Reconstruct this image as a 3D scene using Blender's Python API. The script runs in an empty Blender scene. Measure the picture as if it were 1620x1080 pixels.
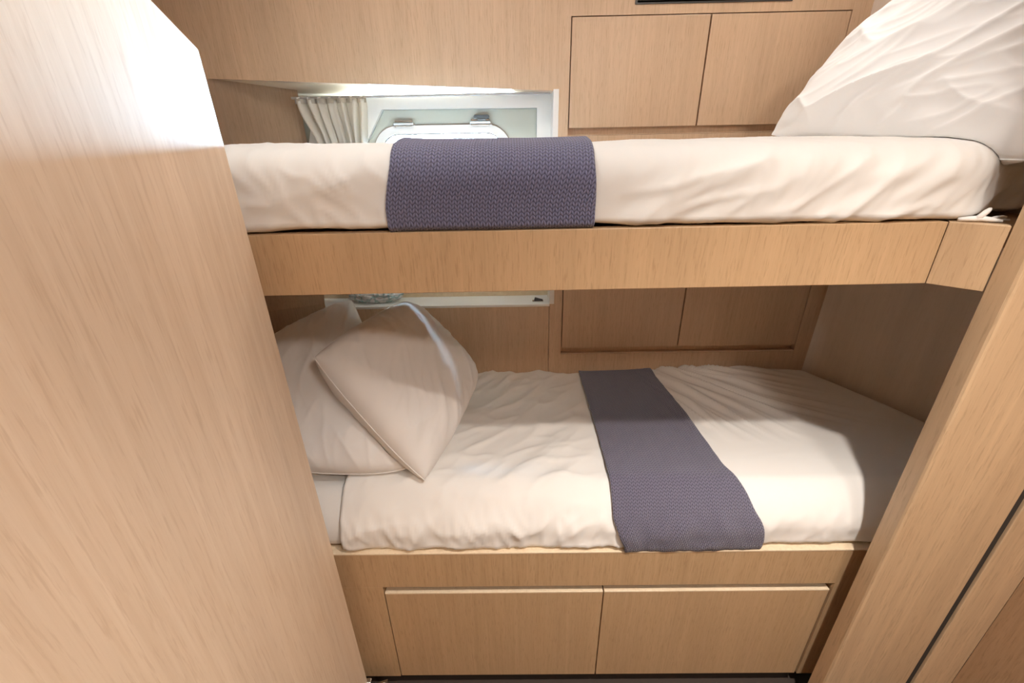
import bpy, bmesh, math, random
from mathutils import Vector, Matrix, noise
random.seed(7)
S = bpy.context.scene
C = S.collection
PI = math.pi

# ------------------------------------------------------------------ helpers
def sm(a, b, x):
    t = max(0.0, min(1.0, (x - a) / (b - a)))
    return t * t * (3 - 2 * t)

def obj(name, bm, mat, parent=None, smooth=False, recalc=True):
    """link a bmesh (world coordinates) as one mesh object, optionally under a parent"""
    if recalc:
        bmesh.ops.recalc_face_normals(bm, faces=bm.faces)
    me = bpy.data.meshes.new(name)
    bm.to_mesh(me); bm.free()
    o = bpy.data.objects.new(name, me)
    C.objects.link(o)
    me.materials.append(mat)
    if smooth:
        for p in me.polygons:
            p.use_smooth = True
    if parent:
        o.parent = parent
        w = Vector(parent.location)
        if parent.parent:
            w += Vector(parent.parent.location)
        me.transform(Matrix.Translation(-w))
    return o

def tag(o, label=None, cat=None, group=None, kind=None):
    if label: o['label'] = label
    if cat: o['category'] = cat
    if group: o['group'] = group
    if kind: o['kind'] = kind
    return o

def empty(name, loc, label=None, cat=None, group=None, kind=None):
    o = bpy.data.objects.new(name, None)
    o.empty_display_size = 0.05
    o.location = loc
    C.objects.link(o)
    return tag(o, label, cat, group, kind)

def box(bm, lo, hi, bev=0.0):
    vs = [bm.verts.new((x, y, z)) for x in (lo[0], hi[0]) for y in (lo[1], hi[1]) for z in (lo[2], hi[2])]
    fs = [bm.faces.new([vs[i] for i in f]) for f in ((0, 1, 3, 2), (4, 6, 7, 5), (0, 4, 5, 1), (2, 3, 7, 6), (0, 2, 6, 4), (1, 5, 7, 3))]
    if bev > 0:
        es = list({e for f in fs for e in f.edges})
        bmesh.ops.bevel(bm, geom=es, offset=bev, segments=2, profile=0.5, affect='EDGES')
    return bm

def bx(lo, hi, bev=0.0):
    return box(bmesh.new(), lo, hi, bev)

def prism(bm, pts, vec, bev=0.0):
    """polygon (list of 3D points) extruded along vec"""
    v = Vector(vec)
    a = [bm.verts.new(p) for p in pts]
    b = [bm.verts.new(Vector(p) + v) for p in pts]
    n = len(pts)
    fs = [bm.faces.new(a), bm.faces.new(b[::-1])]
    for i in range(n):
        fs.append(bm.faces.new([a[i], b[i], b[(i + 1) % n], a[(i + 1) % n]]))
    if bev > 0:
        es = list({e for f in fs for e in f.edges})
        bmesh.ops.bevel(bm, geom=es, offset=bev, segments=2, profile=0.5, affect='EDGES')
    return bm

def ring(bm, outer, inner, y0, y1):
    """frame between two loops of (x, z) points, from depth y0 (near) to y1"""
    n = len(outer)
    L = [[bm.verts.new((x, y, z)) for x, z in lp] for y in (y0, y1) for lp in (outer, inner)]
    o0, i0, o1, i1 = L
    for i in range(n):
        j = (i + 1) % n
        bm.faces.new([o0[i], o0[j], i0[j], i0[i]])
        bm.faces.new([o1[i], i1[i], i1[j], o1[j]])
        bm.faces.new([i0[i], i0[j], i1[j], i1[i]])
        bm.faces.new([o0[i], o1[i], o1[j], o0[j]])
    return bm

def rrect(x0, x1, z0, z1, r, k=8):
    pts = []
    for cx, cz, a0 in ((x1 - r, z1 - r, 0), (x0 + r, z1 - r, PI / 2), (x0 + r, z0 + r, PI), (x1 - r, z0 + r, 1.5 * PI)):
        for i in range(k + 1):
            a = a0 + PI / 2 * i / k
            pts.append((cx + r * math.cos(a), cz + r * math.sin(a)))
    return pts

def tube(bm, pts, r, k=10, cap=True):
    pts = [Vector(p) for p in pts]
    rings = []
    for i, p in enumerate(pts):
        d = (pts[min(i + 1, len(pts) - 1)] - pts[max(i - 1, 0)]).normalized()
        up = Vector((0, 0, 1)) if abs(d.z) < 0.9 else Vector((1, 0, 0))
        a = d.cross(up).normalized(); b = d.cross(a)
        rr = r[i] if isinstance(r, (list, tuple)) else r
        rings.append([bm.verts.new(p + rr * (a * math.cos(2 * PI * j / k) + b * math.sin(2 * PI * j / k))) for j in range(k)])
    for A, B in zip(rings, rings[1:]):
        for j in range(k):
            bm.faces.new([A[j], A[(j + 1) % k], B[(j + 1) % k], B[j]])
    if cap:
        bm.faces.new(rings[0][::-1]); bm.faces.new(rings[-1])
    return bm

# ------------------------------------------------------------------ materials
def nodes(name):
    m = bpy.data.materials.new(name); m.use_nodes = True
    nt = m.node_tree
    return m, nt, nt.nodes['Principled BSDF'], nt.links

def ramp(nt, stops):
    r = nt.nodes.new('ShaderNodeValToRGB')
    e = r.color_ramp.elements
    while len(e) < len(stops): e.new(0.5)
    for q, (p, c) in zip(e, stops):
        q.position = p; q.color = (*c, 1)
    return r

def plain(name, col, rough=0.5, metal=0.0, bump=0.0, bscale=300, spec=0.5):
    m, nt, p, L = nodes(name)
    p.inputs['Base Color'].default_value = (*col, 1)
    p.inputs['Roughness'].default_value = rough
    p.inputs['Metallic'].default_value = metal
    p.inputs['Specular IOR Level'].default_value = spec
    tc = nt.nodes.new('ShaderNodeTexCoord')
    n = nt.nodes.new('ShaderNodeTexNoise'); n.inputs['Scale'].default_value = bscale; n.inputs['Detail'].default_value = 4
    L.new(tc.outputs['Object'], n.inputs['Vector'])
    mr = nt.nodes.new('ShaderNodeMapRange'); mr.inputs['To Min'].default_value = rough - 0.06; mr.inputs['To Max'].default_value = min(1, rough + 0.06)
    L.new(n.outputs['Fac'], mr.inputs['Value']); L.new(mr.outputs['Result'], p.inputs['Roughness'])
    if bump:
        b = nt.nodes.new('ShaderNodeBump'); b.inputs['Strength'].default_value = bump; b.inputs['Distance'].default_value = 0.002
        L.new(n.outputs['Fac'], b.inputs['Height']); L.new(b.outputs['Normal'], p.inputs['Normal'])
    return m

def wood(name, light, dark, pore, cross=110.0, along=2.6, rough=0.36, contrast=1.0, coat=0.0, coat_rough=0.3):
    """quartered oak veneer: fine vertical grain, short pores, slow drift of tone"""
    m, nt, p, L = nodes(name)
    tc = nt.nodes.new('ShaderNodeTexCoord')
    def ns(sx, sz, detail, dist=0.0):
        mp = nt.nodes.new('ShaderNodeMapping'); mp.inputs['Scale'].default_value = (sx, sx, sz)
        n = nt.nodes.new('ShaderNodeTexNoise'); n.inputs['Scale'].default_value = 1; n.inputs['Detail'].default_value = detail
        n.inputs['Distortion'].default_value = dist; n.inputs['Roughness'].default_value = 0.65
        L.new(tc.outputs['Object'], mp.inputs['Vector']); L.new(mp.outputs['Vector'], n.inputs['Vector'])
        return n
    a = ns(cross, along, 6, 0.4)
    b = ns(cross * 3.2, along * 9, 3)
    c = ns(cross * 0.12, along * 0.35, 3)
    r1 = ramp(nt, [(0.5 - 0.22 / contrast, dark), (0.5 + 0.18 / contrast, light)])
    L.new(a.outputs['Fac'], r1.inputs['Fac'])
    r2 = ramp(nt, [(0.34, (1, 1, 1)), (0.46, (0, 0, 0))])
    L.new(b.outputs['Fac'], r2.inputs['Fac'])
    mm = nt.nodes.new('ShaderNodeMath'); mm.operation = 'MULTIPLY'; mm.inputs[1].default_value = 0.55 * contrast
    L.new(r2.outputs['Color'], mm.inputs[0])
    mx = nt.nodes.new('ShaderNodeMix'); mx.data_type = 'RGBA'
    L.new(mm.outputs[0], mx.inputs['Factor']); L.new(r1.outputs['Color'], mx.inputs[6]); mx.inputs[7].default_value = (*pore, 1)
    hv = nt.nodes.new('ShaderNodeHueSaturation')
    mr = nt.nodes.new('ShaderNodeMapRange'); mr.inputs['To Min'].default_value = 0.86; mr.inputs['To Max'].default_value = 1.14
    L.new(c.outputs['Fac'], mr.inputs['Value']); L.new(mr.outputs['Result'], hv.inputs['Value']); L.new(mx.outputs[2], hv.inputs['Color'])
    L.new(hv.outputs['Color'], p.inputs['Base Color'])
    p.inputs['Roughness'].default_value = rough
    p.inputs['Coat Weight'].default_value = coat
    p.inputs['Coat Roughness'].default_value = coat_rough
    bu = nt.nodes.new('ShaderNodeBump'); bu.inputs['Strength'].default_value = 0.10; bu.inputs['Distance'].default_value = 0.001
    L.new(a.outputs['Fac'], bu.inputs['Height']); L.new(bu.outputs['Normal'], p.inputs['Normal'])
    return m

def cotton(name, col, bump=0.25, trans=0.0, scale=9.0, rot=0.0, stretch=1.0):
    m, nt, p, L = nodes(name)
    p.inputs['Base Color'].default_value = (*col, 1)
    p.inputs['Roughness'].default_value = 0.9
    p.inputs['Specular IOR Level'].default_value = 0.15
    p.inputs['Sheen Weight'].default_value = 0.1
    tc = nt.nodes.new('ShaderNodeTexCoord')
    mp = nt.nodes.new('ShaderNodeMapping'); mp.inputs['Rotation'].default_value = (0, rot, rot); mp.inputs['Scale'].default_value = (1 / stretch, 1, 1)
    L.new(tc.outputs['Object'], mp.inputs['Vector'])
    w = nt.nodes.new('ShaderNodeTexNoise'); w.inputs['Scale'].default_value = 5; w.inputs['Detail'].default_value = 2
    L.new(mp.outputs['Vector'], w.inputs['Vector'])
    va = nt.nodes.new('ShaderNodeVectorMath'); va.operation = 'MULTIPLY_ADD'; va.inputs[1].default_value = (0.12, 0.12, 0.12)
    L.new(w.outputs['Color'], va.inputs[0]); L.new(mp.outputs['Vector'], va.inputs[2])
    n = nt.nodes.new('ShaderNodeTexNoise'); n.noise_type = 'RIDGED_MULTIFRACTAL'
    n.inputs['Scale'].default_value = scale; n.inputs['Detail'].default_value = 3; n.inputs['Roughness'].default_value = 0.45
    L.new(va.outputs[0], n.inputs['Vector'])
    b = nt.nodes.new('ShaderNodeBump'); b.inputs['Strength'].default_value = bump; b.inputs['Distance'].default_value = 0.012
    L.new(n.outputs['Fac'], b.inputs['Height']); L.new(b.outputs['Normal'], p.inputs['Normal'])
    if trans:
        t = nt.nodes.new('ShaderNodeBsdfTranslucent'); t.inputs['Color'].default_value = (*col, 1)
        mx = nt.nodes.new('ShaderNodeMixShader'); mx.inputs[0].default_value = trans
        out = nt.nodes['Material Output']
        L.new(p.outputs[0], mx.inputs[1]); L.new(t.outputs[0], mx.inputs[2]); L.new(mx.outputs[0], out.inputs['Surface'])
    return m

def knit(name, c_hi, c_lo, w, h, dist=0.003):
    """rows of slanted stitches from UV coordinates in metres"""
    m, nt, p, L = nodes(name)
    uv = nt.nodes.new('ShaderNodeUVMap'); uv.uv_map = 'UVMap'
    sp = nt.nodes.new('ShaderNodeSeparateXYZ'); L.new(uv.outputs['UV'], sp.inputs[0])
    def M(op, a, b=None):
        n = nt.nodes.new('ShaderNodeMath'); n.operation = op
        for i, v in enumerate((a, b)):
            if v is None: continue
            if isinstance(v, (int, float)): n.inputs[i].default_value = v
            else: L.new(v, n.inputs[i])
        return n.outputs[0]
    x = M('DIVIDE', sp.outputs[0], w)
    fx = M('ABSOLUTE', M('SUBTRACT', M('FRACT', x), 0.5))          # 0 centre of the column .. 0.5 at its sides
    ph = M('ADD', M('DIVIDE', sp.outputs[1], h), M('MULTIPLY', fx, 1.5))
    row = M('ABSOLUTE', M('SINE', M('MULTIPLY', ph, PI)))
    col = M('ABSOLUTE', M('SINE', M('MULTIPLY', x, 2 * PI)))
    hgt = M('MULTIPLY', M('POWER', row, 0.6), M('POWER', col, 0.5))
    mx = nt.nodes.new('ShaderNodeMix'); mx.data_type = 'RGBA'
    rr = ramp(nt, [(0.15, c_lo), (0.75, c_hi)])
    L.new(hgt, rr.inputs['Fac']); L.new(rr.outputs['Color'], p.inputs['Base Color'])
    p.inputs['Roughness'].default_value = 0.95
    p.inputs['Specular IOR Level'].default_value = 0.1
    p.inputs['Sheen Weight'].default_value = 0.3
    b = nt.nodes.new('ShaderNodeBump'); b.inputs['Strength'].default_value = 0.8; b.inputs['Distance'].default_value = dist
    L.new(hgt, b.inputs['Height']); L.new(b.outputs['Normal'], p.inputs['Normal'])
    return m

OAK = wood('oak_veneer', (0.62, 0.44, 0.295), (0.54, 0.37, 0.235), (0.43, 0.285, 0.17))
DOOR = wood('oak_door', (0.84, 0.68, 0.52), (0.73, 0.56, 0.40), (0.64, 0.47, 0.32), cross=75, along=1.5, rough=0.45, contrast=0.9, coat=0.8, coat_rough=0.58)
JAMB = wood('oak_jamb', (0.64, 0.455, 0.28), (0.52, 0.36, 0.22), (0.42, 0.28, 0.165), cross=60, along=1.8, rough=0.40)
PANEL = wood('grey_oak_panel', (0.68, 0.58, 0.49), (0.63, 0.53, 0.44), (0.55, 0.455, 0.37), rough=0.55, contrast=0.6)
EDGE = wood('pale_edge', (0.78, 0.64, 0.46), (0.70, 0.56, 0.39), (0.62, 0.48, 0.32), cross=40, along=40)
WHITE = plain('white_lacquer', (0.86, 0.86, 0.84), 0.35)
CREAM = plain('cream_gelcoat', (0.46, 0.46, 0.39), 0.4)
SOFFIT = plain('pale_liner', (0.72, 0.58, 0.42), 0.4)
CEIL = plain('headliner', (0.80, 0.77, 0.72), 0.8, bump=0.1)
CARPET = plain('dark_floor', (0.045, 0.03, 0.022), 0.7, bump=0.2)
DARK = plain('dark_void', (0.02, 0.016, 0.013), 0.8)
RUBBER = plain('grey_seal', (0.035, 0.03, 0.027), 0.6)
STEEL = plain('steel', (0.62, 0.62, 0.60), 0.22, 1.0)
DSTEEL = plain('dark_metal', (0.08, 0.08, 0.08), 0.35, 0.6)
SHEET = cotton('white_sheet', (0.82, 0.80, 0.77), 0.30, scale=11, rot=0.6, stretch=1.8)
PILLOW = cotton('pillow_cotton', (0.82, 0.80, 0.78), 0.22, scale=10, rot=0.9, stretch=1.8)
PILLOW2 = cotton('pillow_cotton_crumpled', (0.90, 0.90, 0.90), 0.6, scale=11, rot=-0.7, stretch=2.0)
CURT = cotton('curtain_cloth', (0.90, 0.87, 0.81), 0.08, 0.5)
TAPE = cotton('curtain_tape', (0.62, 0.58, 0.52), 0.05)
KNIT = knit('navy_knit', (0.225, 0.225, 0.36), (0.065, 0.065, 0.115), 0.0100, 0.0075, 0.003)
KNIT2 = knit('navy_knit_fine', (0.20, 0.19, 0.27), (0.065, 0.06, 0.09), 0.0095, 0.0085, 0.003)

def glass():
    m, nt, p, L = nodes('window_glass')
    out = nt.nodes['Material Output']
    tr = nt.nodes.new('ShaderNodeBsdfTransparent'); tr.inputs['Color'].default_value = (0.95, 0.98, 1, 1)
    gl = nt.nodes.new('ShaderNodeBsdfGlossy'); gl.inputs['Roughness'].default_value = 0.02
    fr = nt.nodes.new('ShaderNodeFresnel'); fr.inputs['IOR'].default_value = 1.4
    mx = nt.nodes.new('ShaderNodeMixShader')
    L.new(fr.outputs[0], mx.inputs[0]); L.new(tr.outputs[0], mx.inputs[1]); L.new(gl.outputs[0], mx.inputs[2])
    L.new(mx.outputs[0], out.inputs['Surface'])
    return m
GLASS = glass()

def bagmat():
    m, nt, p, L = nodes('clear_plastic')
    tc = nt.nodes.new('ShaderNodeTexCoord')
    n = nt.nodes.new('ShaderNodeTexNoise'); n.inputs['Scale'].default_value = 28; n.inputs['Detail'].default_value = 3
    L.new(tc.outputs['Object'], n.inputs['Vector'])
    r = ramp(nt, [(0.45, (0.9, 0.94, 0.96)), (0.54, (0.35, 0.58, 0.60)), (0.60, (0.92, 0.95, 0.97))])
    L.new(n.outputs['Fac'], r.inputs['Fac']); L.new(r.outputs['Color'], p.inputs['Base Color'])
    p.inputs['Roughness'].default_value = 0.12
    p.inputs['Alpha'].default_value = 0.75
    p.inputs['Subsurface Weight'].default_value = 0.0
    return m
PLASTIC = bagmat()

# ------------------------------------------------------------------ main dimensions (metres)
YF = 0.80           # front plane of both berths
YB = 1.55           # cabin side wall behind the berths
YN = 1.66           # back of the window niche
CEILZ = 2.50

# ------------------------------------------------------------------ the setting
def struct(name, bm, mat, parent=None, smooth=False):
    o = obj(name, bm, mat, parent, smooth)
    o['kind'] = 'structure'
    return o

struct('floor', bx((-1.5, -1.3, -0.05), (1.7, 1.75, 0.0)), CARPET)
ceil = struct('ceiling', bx((-1.5, -1.3, CEILZ), (1.7, 1.75, CEILZ + 0.05)), CEIL)

# back wall: veneer panels around the niche and the two cupboards
bm = bmesh.new()
g = 0.001
# header over the niche with its slanted lower edge
prism(bm, [(-1.45, YB, 1.807), (0.128, YB, 1.731), (0.128, YB, CEILZ), (-1.45, YB, CEILZ)], (0, 0.05, 0))
box(bm, (0.128, YB, 0.40), (0.176, YB + 0.05, CEILZ))
box(bm, (-1.45, YB, 0.30), (0.128 - 2 * g, YB + 0.05, 1.0165))
box(bm, (0.176, YB, 0.40), (1.20, YB + 0.05, 0.813))
box(bm, (1.104, YB, 0.813), (1.20, YB + 0.05, 1.24))
box(bm, (0.176, YB, 1.24), (1.20, YB + 0.05, 1.602))
box(bm, (1.0, YB, 1.602), (1.20, YB + 0.05, 1.945))
box(bm, (0.176, YB, 1.921), (1.0, YB + 0.05, 1.945))
box(bm, (0.176, YB, 1.945), (0.361, YB + 0.05, CEILZ))
box(bm, (0.818, YB, 1.945), (1.20, YB + 0.05, CEILZ))
box(bm, (0.361, YB, 2.03), (0.818, YB + 0.05, CEILZ))
struct('wall_back', bm, OAK)
# niche lining
bm = bmesh.new()
prism(bm, [(-0.975, YB + 0.0015, 1.7842), (0.128, YB + 0.0015, 1.7312), (0.128, YN + 0.02, 1.731), (-0.70, YN + 0.02, 1.735)], (0, 0, 0.04))
struct('trim_1', bm, SOFFIT)
bm = bmesh.new()
box(bm, (0.1275, YB - 0.001, 1.026), (0.145, YN + 0.02, 1.735), 0.001)
struct('trim_2', bm, WHITE)
bm = bmesh.new()
box(bm, (-1.0, YB - 0.001, 1.0165), (0.128, YN + 0.02, 1.026), 0.0015)
struct('trim_3', bm, WHITE)
bm = bmesh.new()
box(bm, (-1.0, YN, 1.026), (0.128, YN + 0.02, 1.09))
struct('trim_4', bm, EDGE)
# outer hull skin round the window, keeps daylight to the pane
bm = bmesh.new()
box(bm, (-1.5, YN + 0.02, 0.0), (-0.50, YN + 0.05, CEILZ))
box(bm, (0.0, YN + 0.02, 0.0), (1.7, YN + 0.05, CEILZ))
box(bm, (-0.50, YN + 0.02, 0.0), (0.0, YN + 0.05, 1.40))
box(bm, (-0.50, YN + 0.02, 1.765), (0.0, YN + 0.05, CEILZ))
struct('trim_5', bm, CREAM)

# hull side on the left (flared), seen above and below the upper berth
bm = bmesh.new()
N = 12
rows = []
for i in range(N + 1):
    z = 0.5 + (1.80 - 0.5) * i / N
    k = sm(1.05, 1.35, z)
    r = Vector((-0.729 + 0.02 * k, YB + 0.001 + 0.075 * k, z))
    l = Vector((-1.46, 1.22 + 0.17 * k, z))
    rows.append([bm.verts.new(r.lerp(l, j / 6)) for j in range(7)])
for a, b in zip(rows, rows[1:]):
    for j in range(6):
        bm.faces.new([a[j], a[j + 1], b[j + 1], b[j]])
bmesh.ops.solidify(bm, geom=bm.faces[:], thickness=0.012)
struct('wall_left', bm, OAK)
struct('wall_left_side', bx((-1.5, -1.3, 0), (-1.45, 1.75, CEILZ)), OAK)

# right end wall: splayed below, square above the upper berth
bm = bmesh.new()
prism(bm, [(1.150, YB, 0.40), (1.172, YB, 1.34), (1.525, 0.765, 1.34), (1.51, 0.765, 0.40)], (0.03, 0.013, 0))
struct('wall_right', bm, PANEL)
struct('wall_right_upper', bx((1.055, 0.76, 1.34), (1.10, YB, CEILZ)), PANEL)
struct('wall_front', bx((-1.5, -1.35, 0), (1.7, -1.3, CEILZ)), OAK)
struct('wall_right_side', bx((1.62, -1.3, 0), (1.67, YB + 0.1, CEILZ)), OAK)

# right hand door jamb, its seal groove and the passage wall that carries on towards the camera
YJ = 0.7067
bm = bmesh.new()
prism(bm, [(0.848, 0.749, 0), (0.848, YJ + 0.006, 0), (0.8498, YJ + 0.0018, 0), (0.854, YJ, 0), (1.072, YJ, 0), (1.072, 0.749, 0)], (0, 0, CEILZ))
struct('door_jamb', bm, JAMB)
struct('trim_6', bx((1.072, YJ + 0.007, 0), (1.095, YJ + 0.03, CEILZ)), RUBBER)
struct('trim_7', bx((1.095, YJ, 0), (1.2005, YJ + 0.04, CEILZ), 0.002), JAMB)
struct('wall_right_front', bx((1.1995, -1.3, 0), (1.25, YJ - 0.0005, CEILZ)), wood('oak_shaded_brown', (0.44, 0.28, 0.165), (0.36, 0.225, 0.125), (0.26, 0.155, 0.085)))  # darker brown oak: shade on this face put into the colour

# ------------------------------------------------------------------ open door on the left
door = empty('door_1', (-0.475, 0.45, 0), kind='structure')
bm = bmesh.new()
prism(bm, [(-0.464, 0.76, 0.012), (-0.466, 0.76, 1.712), (-0.466, 0.10, 2.085), (-0.464, 0.10, 0.012)], (-0.034, 0, 0), 0.0025)
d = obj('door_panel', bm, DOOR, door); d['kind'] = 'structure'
bm = bmesh.new()
box(bm, (-0.500, 0.752, 0.085), (-0.452, 0.766, 0.118), 0.002)
box(bm, (-0.452, 0.745, 0.070), (-0.425, 0.752, 0.100), 0.002)
ring(bm, [(-0.396, 0.142), (-0.458, 0.108), (-0.446, 0.070), (-0.389, 0.095)], [(-0.403, 0.130), (-0.446, 0.105), (-0.438, 0.080), (-0.398, 0.098)], 0.744, 0.750)
tube(bm, [(-0.412, 0.752, 0.113), (-0.412, 0.735, 0.113)], 0.009)
l = obj('door_latch', bm, STEEL, door); l['kind'] = 'structure'; l['label'] = 'small polished steel latch plate'

# ------------------------------------------------------------------ window in the niche
win = empty('window_1', (-0.26, 1.63, 1.05), kind='structure')
def wpart(name, bm, mat, parent=win, smooth=False, label=None):
    o = obj(name, bm, mat, parent, smooth); o['kind'] = 'structure'
    if label: o['label'] = label
    return o
bm = bmesh.new()
outer = [(0.1272, 1.7305), (-0.655, 1.7305), (-0.70, 1.60), (-0.70, 1.09), (0.1272, 1.09)]
inner = [(0.080, 1.690), (-0.437, 1.694), (-0.500, 1.60), (-0.500, 1.15), (0.076, 1.15)]
ring(bm, outer, inner, 1.620, 1.655)
wpart('window_surround', bm, WHITE)
bm = bmesh.new()
ri = rrect(-0.482, -0.008, 1.423, 1.643, 0.085)
c = (-0.245, 1.548)
ro = []
for x, z in ri:
    dx, dz = x - c[0], z - c[1]
    k = min((0.345 / abs(dx)) if dx else 9, ((0.17 if dz > 0 else 0.41) / abs(dz)) if dz else 9)
    ro.append((c[0] + dx * k, c[1] + dz * k))
ring(bm, ro, ri, 1.640, 1.655)
wpart('window_panel', bm, CREAM)
bm = bmesh.new()
ring(bm, rrect(-0.484, -0.006, 1.421, 1.645, 0.087), rrect(-0.458, -0.032, 1.447, 1.619, 0.064), 1.632, 1.656)
pf = wpart('porthole_frame', bm, WHITE)
bm = bmesh.new()
ring(bm, rrect(-0.4868, -0.0032, 1.4182, 1.6478, 0.089), rrect(-0.4835, -0.0065, 1.4215, 1.6445, 0.0865), 1.6365, 1.642)
wpart('frame_gasket', bm, plain('brown_gasket', (0.22, 0.17, 0.12), 0.6))
bm = bmesh.new()
ring(bm, [(0.0805, 1.6905), (-0.4375, 1.6945), (-0.5005, 1.60), (-0.5005, 1.1495), (0.0765, 1.1495)], [(0.0785, 1.6885), (-0.4355, 1.6922), (-0.4985, 1.5995), (-0.4985, 1.1515), (0.0745, 1.1515)], 1.6365, 1.641)
wpart('panel_bead', bm, plain('grey_bead', (0.30, 0.30, 0.27), 0.6))
bm = bmesh.new()
ring(bm, rrect(-0.4595, -0.0305, 1.4455, 1.6205, 0.065), rrect(-0.455, -0.035, 1.450, 1.616, 0.061), 1.636, 1.640)
wpart('pane_seal', bm, RUBBER)
bm = bmesh.new()
pts = rrect(-0.457, -0.033, 1.448, 1.618, 0.064)
prism(bm, [(x, 1.647, z) for x, z in pts], (0, 0.005, 0))
wpart('window_pane', bm, GLASS)
def hinge(x0, x1, latch):
    bm = bmesh.new()
    box(bm, (x0, 1.628, 1.640), (x1, 1.643, 1.662), 0.002)
    prism(bm, [(x0 - 0.010, 1.634, 1.636), (x0, 1.634, 1.658), (x0, 1.634, 1.636)], (0, 0.006, 0))
    prism(bm, [(x1 + 0.012, 1.634, 1.636), (x1, 1.634, 1.636), (x1, 1.634, 1.658)], (0, 0.006, 0))
    tube(bm, [(x0 - 0.002, 1.627, 1.651), (x1 + 0.002, 1.627, 1.651)], 0.005)
    h = wpart('window_hinge', bm, STEEL)
    if latch:
        bm = bmesh.new()
        box(bm, (x0 + 0.012, 1.622, 1.662), (x1 - 0.002, 1.640, 1.673), 0.002)
        box(bm, (x0 + 0.022, 1.620, 1.656), (x1 - 0.012, 1.630, 1.664), 0.002)
        tube(bm, [(x0 + 0.010, 1.630, 1.668), (x1, 1.630, 1.668)], 0.003)
        o = obj('hinge_catch', bm, DSTEEL, h)
        o['kind'] = 'structure'
        o.data.transform(Matrix.Identity(4))
hinge(-0.402, -0.340, False)
hinge(-0.143, -0.080, True)

# ------------------------------------------------------------------ curtain
cur = empty('curtain', (-0.60, 1.595, 1.20), 'short pleated cream curtain drawn aside at the left of the small window', 'curtain')
bm = bmesh.new()
nu, nv = 150, 50
V = []
for j in range(nv + 1):
    t = j / nv
    z = 1.722 - t * 0.47
    pinch = sm(0.0, 0.30, t) * (1 - 0.5 * sm(0.5, 1, t))
    xl = -0.712 + 0.055 * pinch
    xr = -0.482 - 0.012 * pinch
    rw = []
    for i in range(nu + 1):
        u = i / nu
        uu = u + 0.05 * noise.noise(Vector((u * 5, t * 2.5, 3)))
        a = math.sin(uu * 2 * PI * 7.0) + 0.35 * math.sin(uu * 2 * PI * 15 + 1 + 2 * t)
        amp = 0.013 + 0.009 * sm(0, 0.3, t)
        x = xl + (xr - xl) * u + 0.006 * math.cos(uu * 2 * PI * 7.0) + 0.006 * noise.noise(Vector((u * 9, t * 3, 8))) * t
        y = 1.592 + amp * a + 0.004 * noise.noise(Vector((u * 14, t * 5, 1))) - 0.01 * t
        rw.append(bm.verts.new((x, y, z)))
    V.append(rw)
for j in range(nv):
    for i in range(nu):
        bm.faces.new([V[j][i], V[j][i + 1], V[j + 1][i + 1], V[j + 1][i]])
bmesh.ops.solidify(bm, geom=bm.faces[:], thickness=0.0012)
obj('curtain_fabric', bm, CURT, cur, True)
bm = bmesh.new()
V = []
for z in (1.726, 1.712):
    rw = []
    for i in range(nu + 1):
        u = i / nu
        a = math.sin((u + 0.022 * noise.noise(Vector((u * 6, 0, 3)))) * 2 * PI * 7.0)
        rw.append(bm.verts.new((-0.713 + 0.232 * u + 0.006 * math.cos(u * 2 * PI * 7), 1.588 + 0.010 * a, z)))
    V.append(rw)
for i in range(nu):
    bm.faces.new([V[0][i], V[0][i + 1], V[1][i + 1], V[1][i]])
bmesh.ops.solidify(bm, geom=bm.faces[:], thickness=0.0016)
obj('heading_tape', bm, TAPE, cur, True)
for k in range(7):
    x = -0.695 + k * 0.034
    bm = bmesh.new()
    tube(bm, [(x, 1.590, 1.712), (x, 1.580, 1.716), (x, 1.580, 1.728), (x + 0.002, 1.596, 1.731)], 0.0022, 6)
    obj('curtain_hook', bm, WHITE, cur, True)
bm = bmesh.new()
box(bm, (-0.72, 1.594, 1.7265), (0.122, 1.606, 1.7335), 0.001)
tag(obj('curtain_track', bm, plain('track_grey', (0.55, 0.55, 0.54), 0.3, 0.4)), 'thin grey curtain track along the top of the window niche', 'curtain track')

# ------------------------------------------------------------------ cupboards in the back wall
def cupboard(name, label, xs, z0, zd, z1, top_open=False):
    x0, xm, x1 = xs
    t = empty(name, ((x0 + x1) / 2, YB + 0.02, z0), label, 'cupboard', 'pairs of flush oak cupboard doors')
    bm = bmesh.new()
    box(bm, (x0 - 0.002, YB + 0.022, z0 - 0.001), (x1 + 0.002, YB + 0.049, z1))
    obj('carcass', bm, OAK, t)
    bm = bmesh.new()
    box(bm, (x0 - 0.001, YB + 0.0015, z0 - 0.001), (x1 + 0.001, YB + 0.03, z0 + 0.0015))
    obj('grip_ledge', bm, OAK, t)
    for a, b in ((x0, xm - 0.0012), (xm + 0.0012, x1)):
        obj('door', bx((a + 0.0016, YB + 0.0005, zd), (b - 0.0006, YB + 0.020, z1 - 0.0016), 0.0008), OAK, t)
    return t
cupboard('wall_cupboard', 'pair of oak cupboard doors above the upper mattress, beside the window', (0.178, 0.589, 0.998), 1.604, 1.6245, 1.92)
cupboard('wall_cupboard', 'pair of shaded oak cupboard doors behind the lower berth, under the upper bunk', (0.178, 0.638, 1.102), 0.815, 0.841, 1.238)

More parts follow.
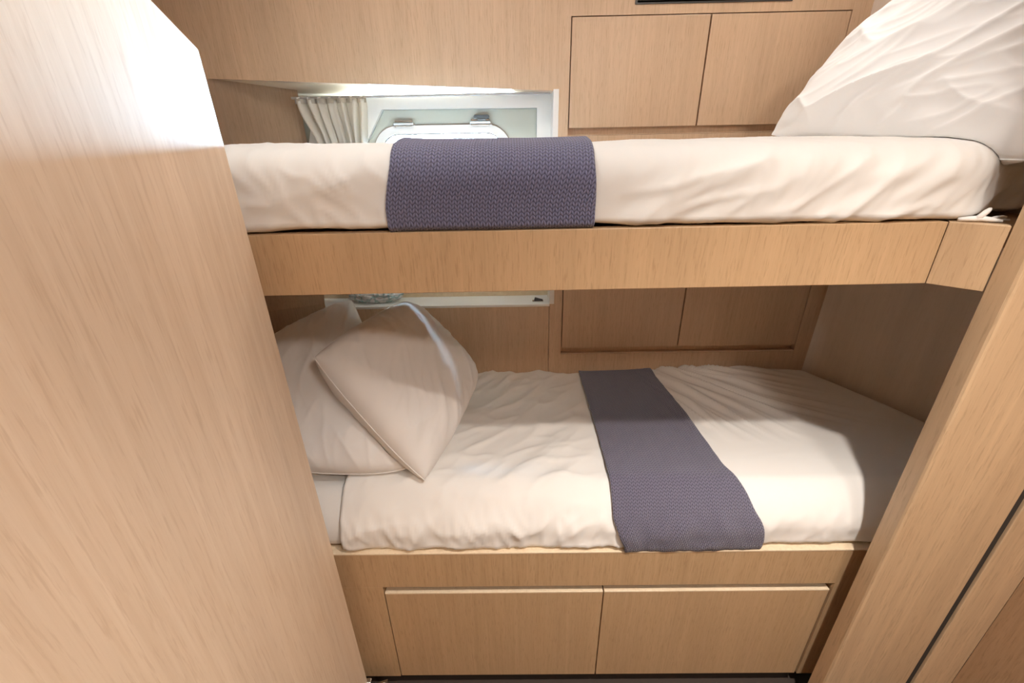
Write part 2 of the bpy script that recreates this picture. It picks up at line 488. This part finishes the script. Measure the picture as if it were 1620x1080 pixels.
# dark vent slot at the top of the wall
v = empty('air_vent', (0.59, YB, 1.945), 'long dark slot vent high on the wall over the upper cupboard doors', 'vent')
bm = bmesh.new(); box(bm, (0.3615, YB + 0.035, 1.9455), (0.8175, YB + 0.049, 2.0295)); obj('vent_back', bm, DARK, v)
bm = bmesh.new(); ring(bm, [(0.8175, 2.0295), (0.3615, 2.0295), (0.3615, 1.9455), (0.8175, 1.9455)], [(0.812, 2.024), (0.367, 2.024), (0.367, 1.949), (0.812, 1.949)], YB - 0.002, YB + 0.034); obj('vent_frame', bm, DSTEEL, v)
bm = bmesh.new()
for k in range(5):
    z = 1.955 + k * 0.015
    prism(bm, [(0.368, YB + 0.004, z), (0.368, YB + 0.006, z + 0.002), (0.368, YB + 0.028, z + 0.012), (0.368, YB + 0.026, z + 0.010)], (0.443, 0, 0))
obj('louvres', bm, DARK, v)

# ------------------------------------------------------------------ upper berth
ub = empty('upper_berth', (0.2, 1.1, 1.31), 'oak upper bunk with a deep front rail and angled right end', 'bunk')
bm = bmesh.new()
prism(bm, [(-1.15, YF, 1.313), (0.785, YF, 1.319), (0.785, YF, 1.434), (-1.15, YF, 1.4305)], (0, 0.024, 0), 0.0012)
obj('front_rail', bm, wood('oak_rail', (0.60, 0.405, 0.235), (0.53, 0.355, 0.20), (0.40, 0.255, 0.135)), ub)
bm = bmesh.new()
prism(bm, [(0.7858, YF, 1.319), (0.8465, 0.7505, 1.317), (0.8465, 0.7505, 1.4335), (0.7858, YF, 1.434)], (0.016, 0.020, 0), 0.0012)
obj('angled_end', bm, wood('oak_end', (0.58, 0.40, 0.24), (0.51, 0.345, 0.205), (0.40, 0.265, 0.15)), ub)
bm = bmesh.new()
prism(bm, [(-1.12, YF + 0.0245, 1.385), (0.80, YF + 0.0245, 1.385), (0.875, 0.80, 1.385), (1.054, 0.80, 1.385), (1.054, 1.415, 1.385), (-0.72, 1.415, 1.385), (-1.12, 1.34, 1.385)], (0, 0, 0.04))
obj('bunk_board', bm, OAK, ub)
obj('rear_light_baffle', bx((-0.72, 1.398, 1.250), (1.054, 1.415, 1.3845), 0.001), OAK, ub)  # unseen board added to limit the window light reaching the lower bunk

# ------------------------------------------------------------------ lower berth
lb = empty('lower_berth', (0.2, 1.1, 0), 'oak lower bunk base with two wide drawers', 'bunk')
bm = bmesh.new()
x0, x1 = -0.379, 0.857
box(bm, (-1.10, YF, 0.473), (0.94, YF + 0.022, 0.601), 0.0015)
box(bm, (-1.10, YF, 0.062), (x0, YF + 0.022, 0.4735))
box(bm, (x1, YF, 0.062), (0.94, YF + 0.022, 0.4735))
obj('front_frame', bm, wood('oak_base', (0.57, 0.39, 0.225), (0.48, 0.32, 0.175), (0.36, 0.23, 0.12)), lb)
obj('frame_edge', bx((-1.10, YF - 0.001, 0.5985), (0.94, YF + 0.03, 0.6035), 0.001), EDGE, lb)
obj('drawer_housing', bx((x0 - 0.01, YF + 0.035, 0.062), (x1 + 0.01, YF + 0.05, 0.48)), DARK, lb)
for a, b in ((x0 + 0.0025, 0.2295), (0.2325, 0.8515)):
    dr = obj('drawer', bx((a, YF + 0.0015, 0.062), (b, YF + 0.022, 0.4425), 0.001), wood('oak_drawer', (0.56, 0.38, 0.22), (0.48, 0.32, 0.175), (0.37, 0.235, 0.125)), lb)
    obj('drawer_lit_edge', bx((a, YF + 0.001, 0.4425), (b, YF + 0.0225, 0.4475), 0.001), EDGE, dr)  # pale strip: light catching the drawer top, put into the colour
obj('toe_kick', bx((-1.10, YF + 0.06, 0.0), (0.94, YF + 0.075, 0.07)), DARK, lb)
obj('bunk_board', bx((-1.10, YF + 0.0305, 0.56), (1.10, 1.53, 0.596)), OAK, lb)

# ------------------------------------------------------------------ mattresses
def crease(p, ang, stretch, f, seed, sharp=3.0):
    """ridged, stretched noise: cloth creases running along direction ang (in the p.x, p.y plane)"""
    ca, sa = math.cos(ang), math.sin(ang)
    a = p.x * ca + p.y * sa; b = -p.x * sa + p.y * ca
    w = noise.noise(Vector((p.x * 5, p.y * 5, seed + 9))) * 0.03
    n = noise.noise(Vector((a * f / stretch, (b + w) * f, seed)))
    return (1 - abs(n)) ** sharp

class SoftBox:
    """rounded slab with a crowned top and creased cloth"""
    def __init__(s, lo, hi, r, crown, warp, wrinkle, rb=0.012):
        s.lo, s.hi, s.r, s.rb = Vector(lo), Vector(hi), r, rb
        s.crown, s.warp, s.wrinkle = crown, warp, wrinkle
    def at(s, p, off=0.0, k=1.0):
        p = Vector(p)
        rz = s.r if p.z > 0.5 * (s.lo.z + s.hi.z) else s.rb
        rad = (s.r, s.r, rz)
        inner = Vector([max(s.lo[i] + rad[i], min(s.hi[i] - rad[i], p[i])) for i in range(3)])
        d = Vector([(p[i] - inner[i]) / rad[i] for i in range(3)])
        if d.length < 1e-9: d = Vector((0, 0, 1))
        d.normalize()
        q = inner + Vector([d[i] * rad[i] for i in range(3)])
        n = Vector([d[i] / rad[i] for i in range(3)]).normalized()
        t = (q.z - s.lo.z) / (s.hi.z - s.lo.z)
        w = s.wrinkle(q, n) * k
        q = q + n * (off + w)
        q.z += s.crown(q.x, q.y) * t
        return s.warp(q)
    def mesh(s, res, x_from=None, off=0.0, bottom=True, k=1.0):
        bm = bmesh.new()
        lo, hi = s.lo.copy(), s.hi
        if x_from is not None: lo.x = x_from
        def axis(a, b):
            n = max(2, int((b - a) / res)); return [a + (b - a) * i / n for i in range(n + 1)]
        X, Y, Z = axis(lo.x, hi.x), axis(lo.y, hi.y), axis(lo.z, hi.z)
        def sheet(A, B, f):
            G = [[bm.verts.new(f(a, b)) for b in B] for a in A]
            for i in range(len(A) - 1):
                for j in range(len(B) - 1):
                    bm.faces.new([G[i][j], G[i + 1][j], G[i + 1][j + 1], G[i][j + 1]])
        P = lambda x, y, z: s.at((x, y, z), off, k)
        sheet(X, Y, lambda a, b: P(a, b, hi.z))
        if bottom: sheet(X, Y, lambda a, b: P(a, b, lo.z))
        sheet(X, Z, lambda a, b: P(a, lo.y, b)); sheet(X, Z, lambda a, b: P(a, hi.y, b))
        if x_from is None: sheet(Y, Z, lambda a, b: P(lo.x, a, b))
        sheet(Y, Z, lambda a, b: P(hi.x, a, b))
        bmesh.ops.remove_doubles(bm, verts=bm.verts[:], dist=0.0004)
        return bm

# upper
def u_crown(x, y):
    return 0.014 * sm(0.80, 0.93, y) * sm(1.41, 1.31, y) + 0.006 * sm(0.1, -0.5, x) - 0.006 * sm(0.5, 1.0, x)
def u_warp(q):
    q.y += 0.085 * sm(0.79, 0.98, q.x) * sm(1.1, 0.85, q.y)
    return q
def u_wr(q, n):
    front = max(0.0, -n.y)
    p = Vector((q.x, q.z - q.y * 0.7, 0))
    left = sm(-0.15, -0.30, q.x)
    right = sm(0.12, 0.25, q.x)
    gate = sm(-0.25, 0.35, noise.noise(Vector((q.x * 7, q.z * 9, 77))))
    a = left * (0.008 * gate * (crease(p, 0.55, 3, 15, 1, 7) + crease(p, -0.5, 3, 13, 4, 8)) + 0.006 * crease(p, 0.3, 2.5, 9, 6, 4) + 0.004 * crease(p, 2.3, 2, 24, 7, 5))
    b = right * (0.009 * crease(p, 0.62, 5, 11, 11, 4) + 0.006 * crease(p, 0.48, 5, 24, 15, 4) + 0.003 * crease(p, 0.75, 4, 40, 17, 4))
    c = 0.002 * noise.noise(Vector((q.x * 5, q.y * 5, q.z * 9)))
    return (a + b) * (0.35 + 0.65 * front) - 0.004 + c
UP = SoftBox((-1.10, YF + 0.004, 1.4325), (1.045, 1.413, 1.5665), 0.060, u_crown, u_warp, u_wr)
def u_warp_left(q):
    q = u_warp(q)
    ym = 1.408 - 0.42 * max(0.0, -0.68 - q.x)
    if q.y > 1.0: q.y = 1.0 + (q.y - 1.0) * (ym - 1.0) / 0.413
    return q
UP.warp = u_warp_left
tag(obj('mattress', UP.mesh(0.0062), SHEET, None, True), 'upper bunk mattress in a creased white fitted sheet', 'mattress', 'white sheeted bunk mattresses')

# lower
def wall_x(y): return 1.150 + (YB - y) * 0.459
def l_crown(x, y):
    return (0.066 * sm(0.79, 0.90, y) - 0.016 * sm(1.2, 1.53, y)
            + 0.016 * math.exp(-((x - 0.80) / 0.28) ** 2) * sm(1.25, 1.5, y) - 0.004 * sm(-0.2, -0.5, x))
def l_warp(q):
    if q.x > 0.85:
        q.x = 0.85 + (q.x - 0.85) * (wall_x(q.y) - 0.012 - 0.85) / 0.30
    return q
def l_wr(q, n):
    front = max(0.0, -n.y)
    p = Vector((q.x, q.y + q.z * 0.8, 0))
    fr = front * (0.011 * crease(p, 1.15, 2.2, 11, 21, 4) + 0.006 * crease(p, 0.4, 2, 18, 23, 5) + 0.005 * crease(p, 1.9, 3, 26, 25, 5))
    fr *= 1 - 0.6 * sm(0.5, 0.62, q.x)
    top = (1 - front)
    # fan of folds running forward and right from behind the blanket
    fan = sm(0.42, 0.56, q.x) * sm(1.02, 1.22, q.y) * sm(1.15, 0.7, q.x)
    d = Vector((q.x - 0.35, q.y - 1.72, 0)); ang = math.atan2(d.y, d.x); rad = d.length
    fold = (1 - abs(noise.noise(Vector((ang * 11, rad * 1.6, 31))))) ** 4
    fold2 = (1 - abs(noise.noise(Vector((ang * 24, rad * 2.4, 35))))) ** 3
    t1 = fan * (0.018 * fold + 0.007 * fold2)
    bk = sm(0.30, 0.18, q.x) * sm(1.25, 1.5, q.y)
    t2 = bk * 0.013 * crease(p, 1.2, 3, 13, 41, 3)
    soft = sm(0.3, 0.1, q.x) * (0.010 * crease(p, 0.75, 3, 7, 51, 4) + 0.006 * crease(p, 0.5, 2.5, 15, 53, 5) + 0.003 * crease(p, 0.9, 4, 26, 57, 4))
    soft2 = 0.002 * crease(p, 0.5, 3, 6, 55, 2)
    return fr + top * (t1 + t2 + soft + soft2) - 0.004 + 0.003 * noise.noise(Vector((q.x * 4, q.y * 4, 3)))
LOW = SoftBox((-0.98, YF + 0.010, 0.6045), (1.15, 1.538, 0.700), 0.044, l_crown, l_warp, l_wr)
def l_under(q, n):
    p = Vector((q.x, q.y + q.z, 0))
    return 0.004 * crease(p, 1.5, 3, 22, 61, 2) * max(0, -n.y) + 0.002 * noise.noise(q * 7)
def l_warp_left(q):
    q = l_warp(q)
    ym = 1.538 - 0.5 * max(0.0, -0.66 - q.x)
    if q.y > 1.0: q.y = 1.0 + (q.y - 1.0) * (ym - 1.0) / 0.538
    return q
LOW.warp = l_warp_left
UND = SoftBox(LOW.lo + Vector((0, 0.012, 0.001)), LOW.hi - Vector((0.03, 0.012, 0.014)), 0.04, l_crown, l_warp_left, l_under)
tag(obj('mattress', UND.mesh(0.012), SHEET, None, True), 'lower bunk mattress in a gathered white fitted sheet, bared at the head beside the door', 'mattress', 'white sheeted bunk mattresses')
bm = LOW.mesh(0.0065, x_from=-0.462, bottom=False)
bmesh.ops.recalc_face_normals(bm, faces=bm.faces)
bs = obj('bed_sheet', bm, SHEET, None, True)
md = bs.modifiers.new('thick', 'SOLIDIFY'); md.thickness = 0.003; md.offset = -1
tag(bs, 'smooth white top sheet tucked over the lower mattress with a folded hem at the head', 'sheet')

# knitted runners
def runner(name, box_, xl, xr, path, mat, label, off=0.007, th=0.007, k=1.0):
    """path: list of flat-box points (y, z) from the hanging front hem to the back; xl / xr: edges as functions of path position 0..1"""
    pts = []
    for (ya, za), (yb, zb) in zip(path, path[1:]):
        n = max(1, int(math.hypot(yb - ya, zb - za) / 0.007))
        pts += [(ya + (yb - ya) * i / n, za + (zb - za) * i / n) for i in range(n)]
    pts.append(path[-1])
    bm = bmesh.new(); uvl = bm.loops.layers.uv.new('UVMap')
    NX = 46
    G, UV = [], {}
    run = 0.0; prev = None
    for j, (y, z) in enumerate(pts):
        t = j / (len(pts) - 1)
        a, b = xl(t), xr(t)
        row = []
        mid = box_.at(((a + b) / 2, y, z), off, k)
        if prev is not None: run += (mid - prev).length
        prev = mid
        for i in range(NX + 1):
            x = a + (b - a) * i / NX + 0.0015 * noise.noise(Vector((i * 0.2, j * 0.15, 5)))
            v = bm.verts.new(box_.at((x, y, z), off, k)); row.append(v)
            UV[v] = ((b - a) * i / NX + 0.002, run + 0.0015 * math.sin(i * 0.9))
        G.append(row)
    for j in range(len(G) - 1):
        for i in range(NX):
            f = bm.faces.new([G[j][i], G[j][i + 1], G[j + 1][i + 1], G[j + 1][i]])
            for l in f.loops: l[uvl].uv = UV[l.vert]
    bm.normal_update()
    o = obj(name, bm, mat, None, True, recalc=False)
    m = o.modifiers.new('thick', 'SOLIDIFY'); m.thickness = th; m.offset = 1
    if sum((p.normal.z for p in o.data.polygons)) < 0: m.offset = -1
    s = o.modifiers.new('round', 'BEVEL'); s.width = 0.0025; s.segments = 2; s.limit_method = 'ANGLE'
    tag(o, label, 'blanket', 'navy knitted bed runners')
    return o
uy, uz = UP.lo.y, UP.hi.z
runner('knitted_blanket', UP, lambda t: -0.231 + 0.014 * sm(0.04, 0.16, t), lambda t: 0.1455 - 0.004 * sm(0.05, 0.15, t),
       [(uy, 1.4365), (uy, uz), (1.38, uz)], KNIT, 'wide navy knitted blanket folded over the front of the upper mattress', 0.005, 0.006)
ly, lz = LOW.lo.y, LOW.hi.z
runner('knitted_blanket', LOW, lambda t: 0.275 - 0.036 * sm(0.0, 0.14, t) + 0.004 * t, lambda t: 0.628 - 0.072 * sm(0.04, 0.30, t) - 0.03 * sm(0.25, 0.9, t),
       [(ly, 0.600), (ly, lz), (1.50, lz)], KNIT2, 'long navy knitted runner laid front to back across the lower bunk', 0.008, 0.006, 0.55)

# ------------------------------------------------------------------ pillows
def pillow(label, corners, thick, seed, bulge=0.5, res=84, crumple=1.0, sag=(0, 0, 0), mat=None):
    """corners: four points anticlockwise seen from the face side"""
    A, B, Cc, D = [Vector(c) for c in corners]
    bm = bmesh.new()
    nrm = (B - A).cross(D - A).normalized()
    def P(u, v, side):
        a, b = abs(2 * u - 1), abs(2 * v - 1)
        # edges belly outwards, the corners stay as small ears
        uu = 0.5 + (u - 0.5) * (1 + 0.06 * (1 - b ** 2.5)); vv = 0.5 + (v - 0.5) * (1 + 0.06 * (1 - a ** 2.5))
        p = A * (1 - uu) * (1 - vv) + B * uu * (1 - vv) + Cc * uu * vv + D * (1 - uu) * vv
        e = max(0.0, 1 - a ** 3.2) * max(0.0, 1 - b ** 3.2)
        h = thick * 0.5 * e ** bulge
        edge = e ** 0.5
        q = Vector((u * 0.55, v * 0.45, seed + side * 3.0))
        rad = math.atan2(v - 0.5, u - 0.5)
        rr = max(a, b)
        pull = (1 - abs(noise.noise(Vector((rad * 3.0, rr * 1.0, seed + 5 * side))))) ** 4 * sm(0.45, 0.92, rr)
        c1 = crease(q, 0.6, 3.5, 8, seed, 5) * sm(-0.2, 0.4, noise.noise(q * 5)) + 0.5 * crease(q, 0.8, 4, 17, seed + 6, 5); c2 = crease(q, -0.7, 3.0, 12, seed + 3, 6) * sm(-0.1, 0.4, noise.noise(q * 6 + Vector((3, 3, 3)))) + 0.4 * crease(q, 0.35, 4, 26, seed + 8, 4)
        c3 = noise.noise(q * 5)
        w = (0.006 * pull + crumple * (0.009 * c1 + 0.005 * c2) + 0.011 * c3) * min(1, edge * 1.6)
        return p + nrm * side * (h + w - 0.003 * min(1, edge)) + Vector(sag) * e
    n = res
    F = [[bm.verts.new(P(i / n, j / n, 1)) for j in range(n + 1)] for i in range(n + 1)]
    K = [[F[i][j] if i in (0, n) or j in (0, n) else bm.verts.new(P(i / n, j / n, -1)) for j in range(n + 1)] for i in range(n + 1)]
    for i in range(n):
        for j in range(n):
            bm.faces.new([F[i][j], F[i + 1][j], F[i + 1][j + 1], F[i][j + 1]])
            bm.faces.new([K[i][j], K[i][j + 1], K[i + 1][j + 1], K[i + 1][j]])
    mat = mat or PILLOW
    o = obj('pillow', bm, mat, None, True)
    tag(o, label, 'pillow', 'white bed pillows')
    # piped seam round the edge
    loop = [(i / n, 0) for i in range(n)] + [(1, j / n) for j in range(n)] + [(1 - i / n, 1) for i in range(n)] + [(0, 1 - j / n) for j in range(n + 1)]
    bm = bmesh.new()
    tube(bm, [P(u, v, 1) for u, v in loop], 0.0016, 6, False)
    s = obj('seam', bm, mat, o, True)
    return o
pillow('plump white pillow at the left end of the lower bunk, partly hidden by the door',
       [(-0.610, 0.900, 0.800), (-0.300, 0.920, 0.785), (-0.575, 1.43, 1.095), (-0.860, 1.18, 0.985)], 0.16, 3.3)
pillow('front white pillow standing on its corner on the lower bunk, leaning on another pillow',
       [(-0.245, 0.872, 0.785), (-0.135, 1.30, 0.855), (-0.385, 1.41, 1.092), (-0.522, 0.99, 1.088)], 0.19, 8.1, 0.5)
pillow('big crumpled bright white pillow propped at the right end of the upper bunk',
       [(0.690, 1.275, 1.590), (0.885, 0.800, 1.535), (1.030, 0.84, 1.900), (0.905, 1.34, 1.815)], 0.15, 12.7, 0.5, res=120, crumple=1.8, mat=PILLOW2)

# soft contact: dent each pillow where it presses on what carries it
from mathutils.bvhtree import BVHTree
def dent(o, other):
    t = BVHTree.FromPolygons([v.co[:] for v in other.data.vertices], [p.vertices[:] for p in other.data.polygons])
    for ob in [o] + list(o.children):
        for v in ob.data.vertices:
            loc, nr, idx, d = t.find_nearest(v.co)
            if loc is not None and (v.co - loc).dot(nr) < 0.0015 and d < 0.09:
                v.co = loc + nr * 0.0015
P1, P2, P3 = [bpy.data.objects[n] for n in ('pillow', 'pillow.001', 'pillow.002')]
for _ in range(2):
    dent(P2, bs); dent(P1, bs); dent(P1, P2)
dent(P3, bpy.data.objects['mattress'])

# ------------------------------------------------------------------ small things
# clear plastic bag on the ledge
bm = bmesh.new()
bmesh.ops.create_icosphere(bm, subdivisions=5, radius=1.0)
for vv in bm.verts:
    p = vv.co.copy()
    k = 1 + 0.35 * noise.noise(p * 2.2) + 0.22 * (1 - abs(noise.noise(p * 4.5))) ** 3 + 0.1 * noise.noise(p * 9)
    vv.co = Vector((-0.545 + p.x * 0.085 * k, 1.602 + p.y * 0.026 * k, 1.028 + max(0, (p.z * 0.6 + 0.5)) * 0.042 * k))
tag(obj('plastic_bag', bm, PLASTIC, None, True), 'crumpled clear plastic bag with teal tint on the window ledge above the lower pillows', 'bag')
# small folded clip at the right end of the ledge
cl = empty('metal_catch', (0.09, 1.585, 1.026), 'tiny grey metal catch at the right end of the window ledge', 'catch')
obj('base_plate', bx((0.064, 1.575, 1.0262), (0.106, 1.592, 1.030), 0.001), STEEL, cl)
bm = bmesh.new(); prism(bm, [(0.070, 1.579, 1.030), (0.074, 1.579, 1.043), (0.080, 1.579, 1.040), (0.104, 1.579, 1.034), (0.104, 1.579, 1.030)], (0, 0.008, 0), 0.0008); obj('lever', bm, DSTEEL, cl)
# white ties lying on the angled end of the upper rail
tie = empty('fabric_tie', (0.83, 0.80, 1.434), 'knotted white fabric tie lying on the right end of the upper bunk rail', 'tie')
bm = bmesh.new()
tube(bm, [(0.803, 0.803, 1.4375), (0.818, 0.798, 1.439), (0.832, 0.794, 1.440), (0.845, 0.788, 1.439), (0.862, 0.783, 1.4365)], [0.003, 0.0045, 0.005, 0.004, 0.003], 10)
tube(bm, [(0.824, 0.795, 1.439), (0.831, 0.793, 1.444), (0.838, 0.793, 1.452), (0.845, 0.795, 1.456)], [0.003, 0.0045, 0.0045, 0.0032], 10)
for vv in bm.verts: vv.co += 0.0012 * noise.noise_vector(vv.co * 140)
obj('knot', bm, PILLOW, tie, True)
bm = bmesh.new()
tube(bm, [(0.845, 0.794, 1.4365), (0.862, 0.800, 1.440), (0.885, 0.808, 1.4405), (0.90, 0.815, 1.438)], 0.0025, 8)
tube(bm, [(0.846, 0.787, 1.4365), (0.870, 0.800, 1.436), (0.90, 0.808, 1.434)], 0.0025, 8)
obj('loose_ends', bm, PILLOW, tie, True)

# ------------------------------------------------------------------ lamps in the ceiling and an added fill
def emit(name, col, s):
    m, nt, p, L = nodes(name)
    p.inputs['Base Color'].default_value = (0.9, 0.9, 0.9, 1)
    p.inputs['Emission Color'].default_value = (*col, 1); p.inputs['Emission Strength'].default_value = s
    return m
LENS = emit('lamp_lens', (1, 0.9, 0.78), 3)
def downlight_or_fill(x, y, power, radius, size=2.7, blend=0.4, tilt=(0, 0), col=(1.0, 0.915, 0.83)):
    bm = bmesh.new()
    K = 28
    prof = [(0.030, 0.0), (0.034, -0.004), (0.042, -0.005), (0.046, 0.0)]
    R = [[bm.verts.new((x + r * math.cos(2 * PI * i / K), y + r * math.sin(2 * PI * i / K), CEILZ + z)) for i in range(K)] for r, z in prof]
    for a, b in zip(R, R[1:]):
        for i in range(K): bm.faces.new([a[i], a[(i + 1) % K], b[(i + 1) % K], b[i]])
    rim = struct('downlight_or_fill_rim', bm, STEEL, ceil, True)
    bm = bmesh.new(); bm.faces.new([bm.verts.new((x + 0.030 * math.cos(2 * PI * i / K), y + 0.030 * math.sin(2 * PI * i / K), CEILZ - 0.001)) for i in range(K)])
    struct('downlight_or_fill_lens', bm, LENS, rim)
    ld = bpy.data.lights.new('downlight_or_fill', 'SPOT'); ld.energy = power; ld.color = col
    ld.shadow_soft_size = radius; ld.spot_size = size; ld.spot_blend = blend
    lo = bpy.data.objects.new('downlight_or_fill_lamp', ld); C.objects.link(lo)
    lo.location = (x, y, CEILZ - 0.012)
    lo.rotation_euler = (tilt[0], tilt[1], 0)
downlight_or_fill(0.572, 0.085, 228, 0.030, 1.75, 1.0, (-0.11, 0))
downlight_or_fill(0.74, 1.25, 17, 0.05, 2.6, 0.6, col=(1.0, 0.94, 0.88))
downlight_or_fill(-0.22, 0.98, 21, 0.05, 2.6, 0.6, col=(1.0, 0.92, 0.84))
downlight_or_fill(0.75, -0.75, 84, 0.15, 2.9, 0.3)  # added fill lamp behind the camera; its ceiling fitting is made up too

# ------------------------------------------------------------------ daylight
w = bpy.data.worlds.new('sky'); S.world = w; w.use_nodes = True
bg = w.node_tree.nodes['Background']
bg.inputs['Color'].default_value = (0.58, 0.80, 1.0, 1)
bg.inputs['Strength'].default_value = 430
sun = bpy.data.lights.new('sun', 'SUN'); sun.energy = 11; sun.angle = math.radians(4); sun.color = (0.82, 0.93, 1.0)
so = bpy.data.objects.new('sun', sun); C.objects.link(so)
so.rotation_euler = Vector((-0.26, -0.52, -0.85)).to_track_quat('-Z', 'Y').to_euler()
pl = bpy.data.lights.new('window_portal', 'AREA'); pl.shape = 'RECTANGLE'; pl.size = 0.46; pl.size_y = 0.38
pl.cycles.is_portal = True
po = bpy.data.objects.new('window_portal', pl); C.objects.link(po)
po.location = (-0.245, 1.72, 1.585); po.rotation_euler = (-PI / 2, 0, 0)

# ------------------------------------------------------------------ camera
cam = bpy.data.cameras.new('camera'); co = bpy.data.objects.new('camera', cam); C.objects.link(co)
cam.sensor_width = 36; cam.lens = 680 / 1620 * 36; cam.clip_start = 0.01
p_, r_, y_ = [math.radians(a) for a in (24.24, -1.12, 0.65)]
fw = Vector((0, math.cos(p_), -math.sin(p_))); up = Vector((0, math.sin(p_), math.cos(p_))); rt = Vector((1, 0, 0))
r2 = math.cos(r_) * rt + math.sin(r_) * up; u2 = -math.sin(r_) * rt + math.cos(r_) * up
Z = Matrix.Rotation(y_, 3, 'Z')
r2, u2, fw = Z @ r2, Z @ u2, Z @ fw
co.matrix_world = Matrix(((r2.x, u2.x, -fw.x, 0), (r2.y, u2.y, -fw.y, 0), (r2.z, u2.z, -fw.z, 1.57), (0, 0, 0, 1)))
S.camera = co

S.view_settings.view_transform = 'Standard'
S.view_settings.look = 'None'
S.view_settings.gamma = 1
S.view_settings.exposure = 0.0
S.view_settings.use_curve_mapping = False
S.cycles.use_denoising = True
S.cycles.max_bounces = 10
S.cycles.diffuse_bounces = 6
S.cycles.transparent_max_bounces = 8
S.cycles.caustics_reflective = False
S.cycles.caustics_refractive = False
S.cycles.sample_clamp_indirect = 8
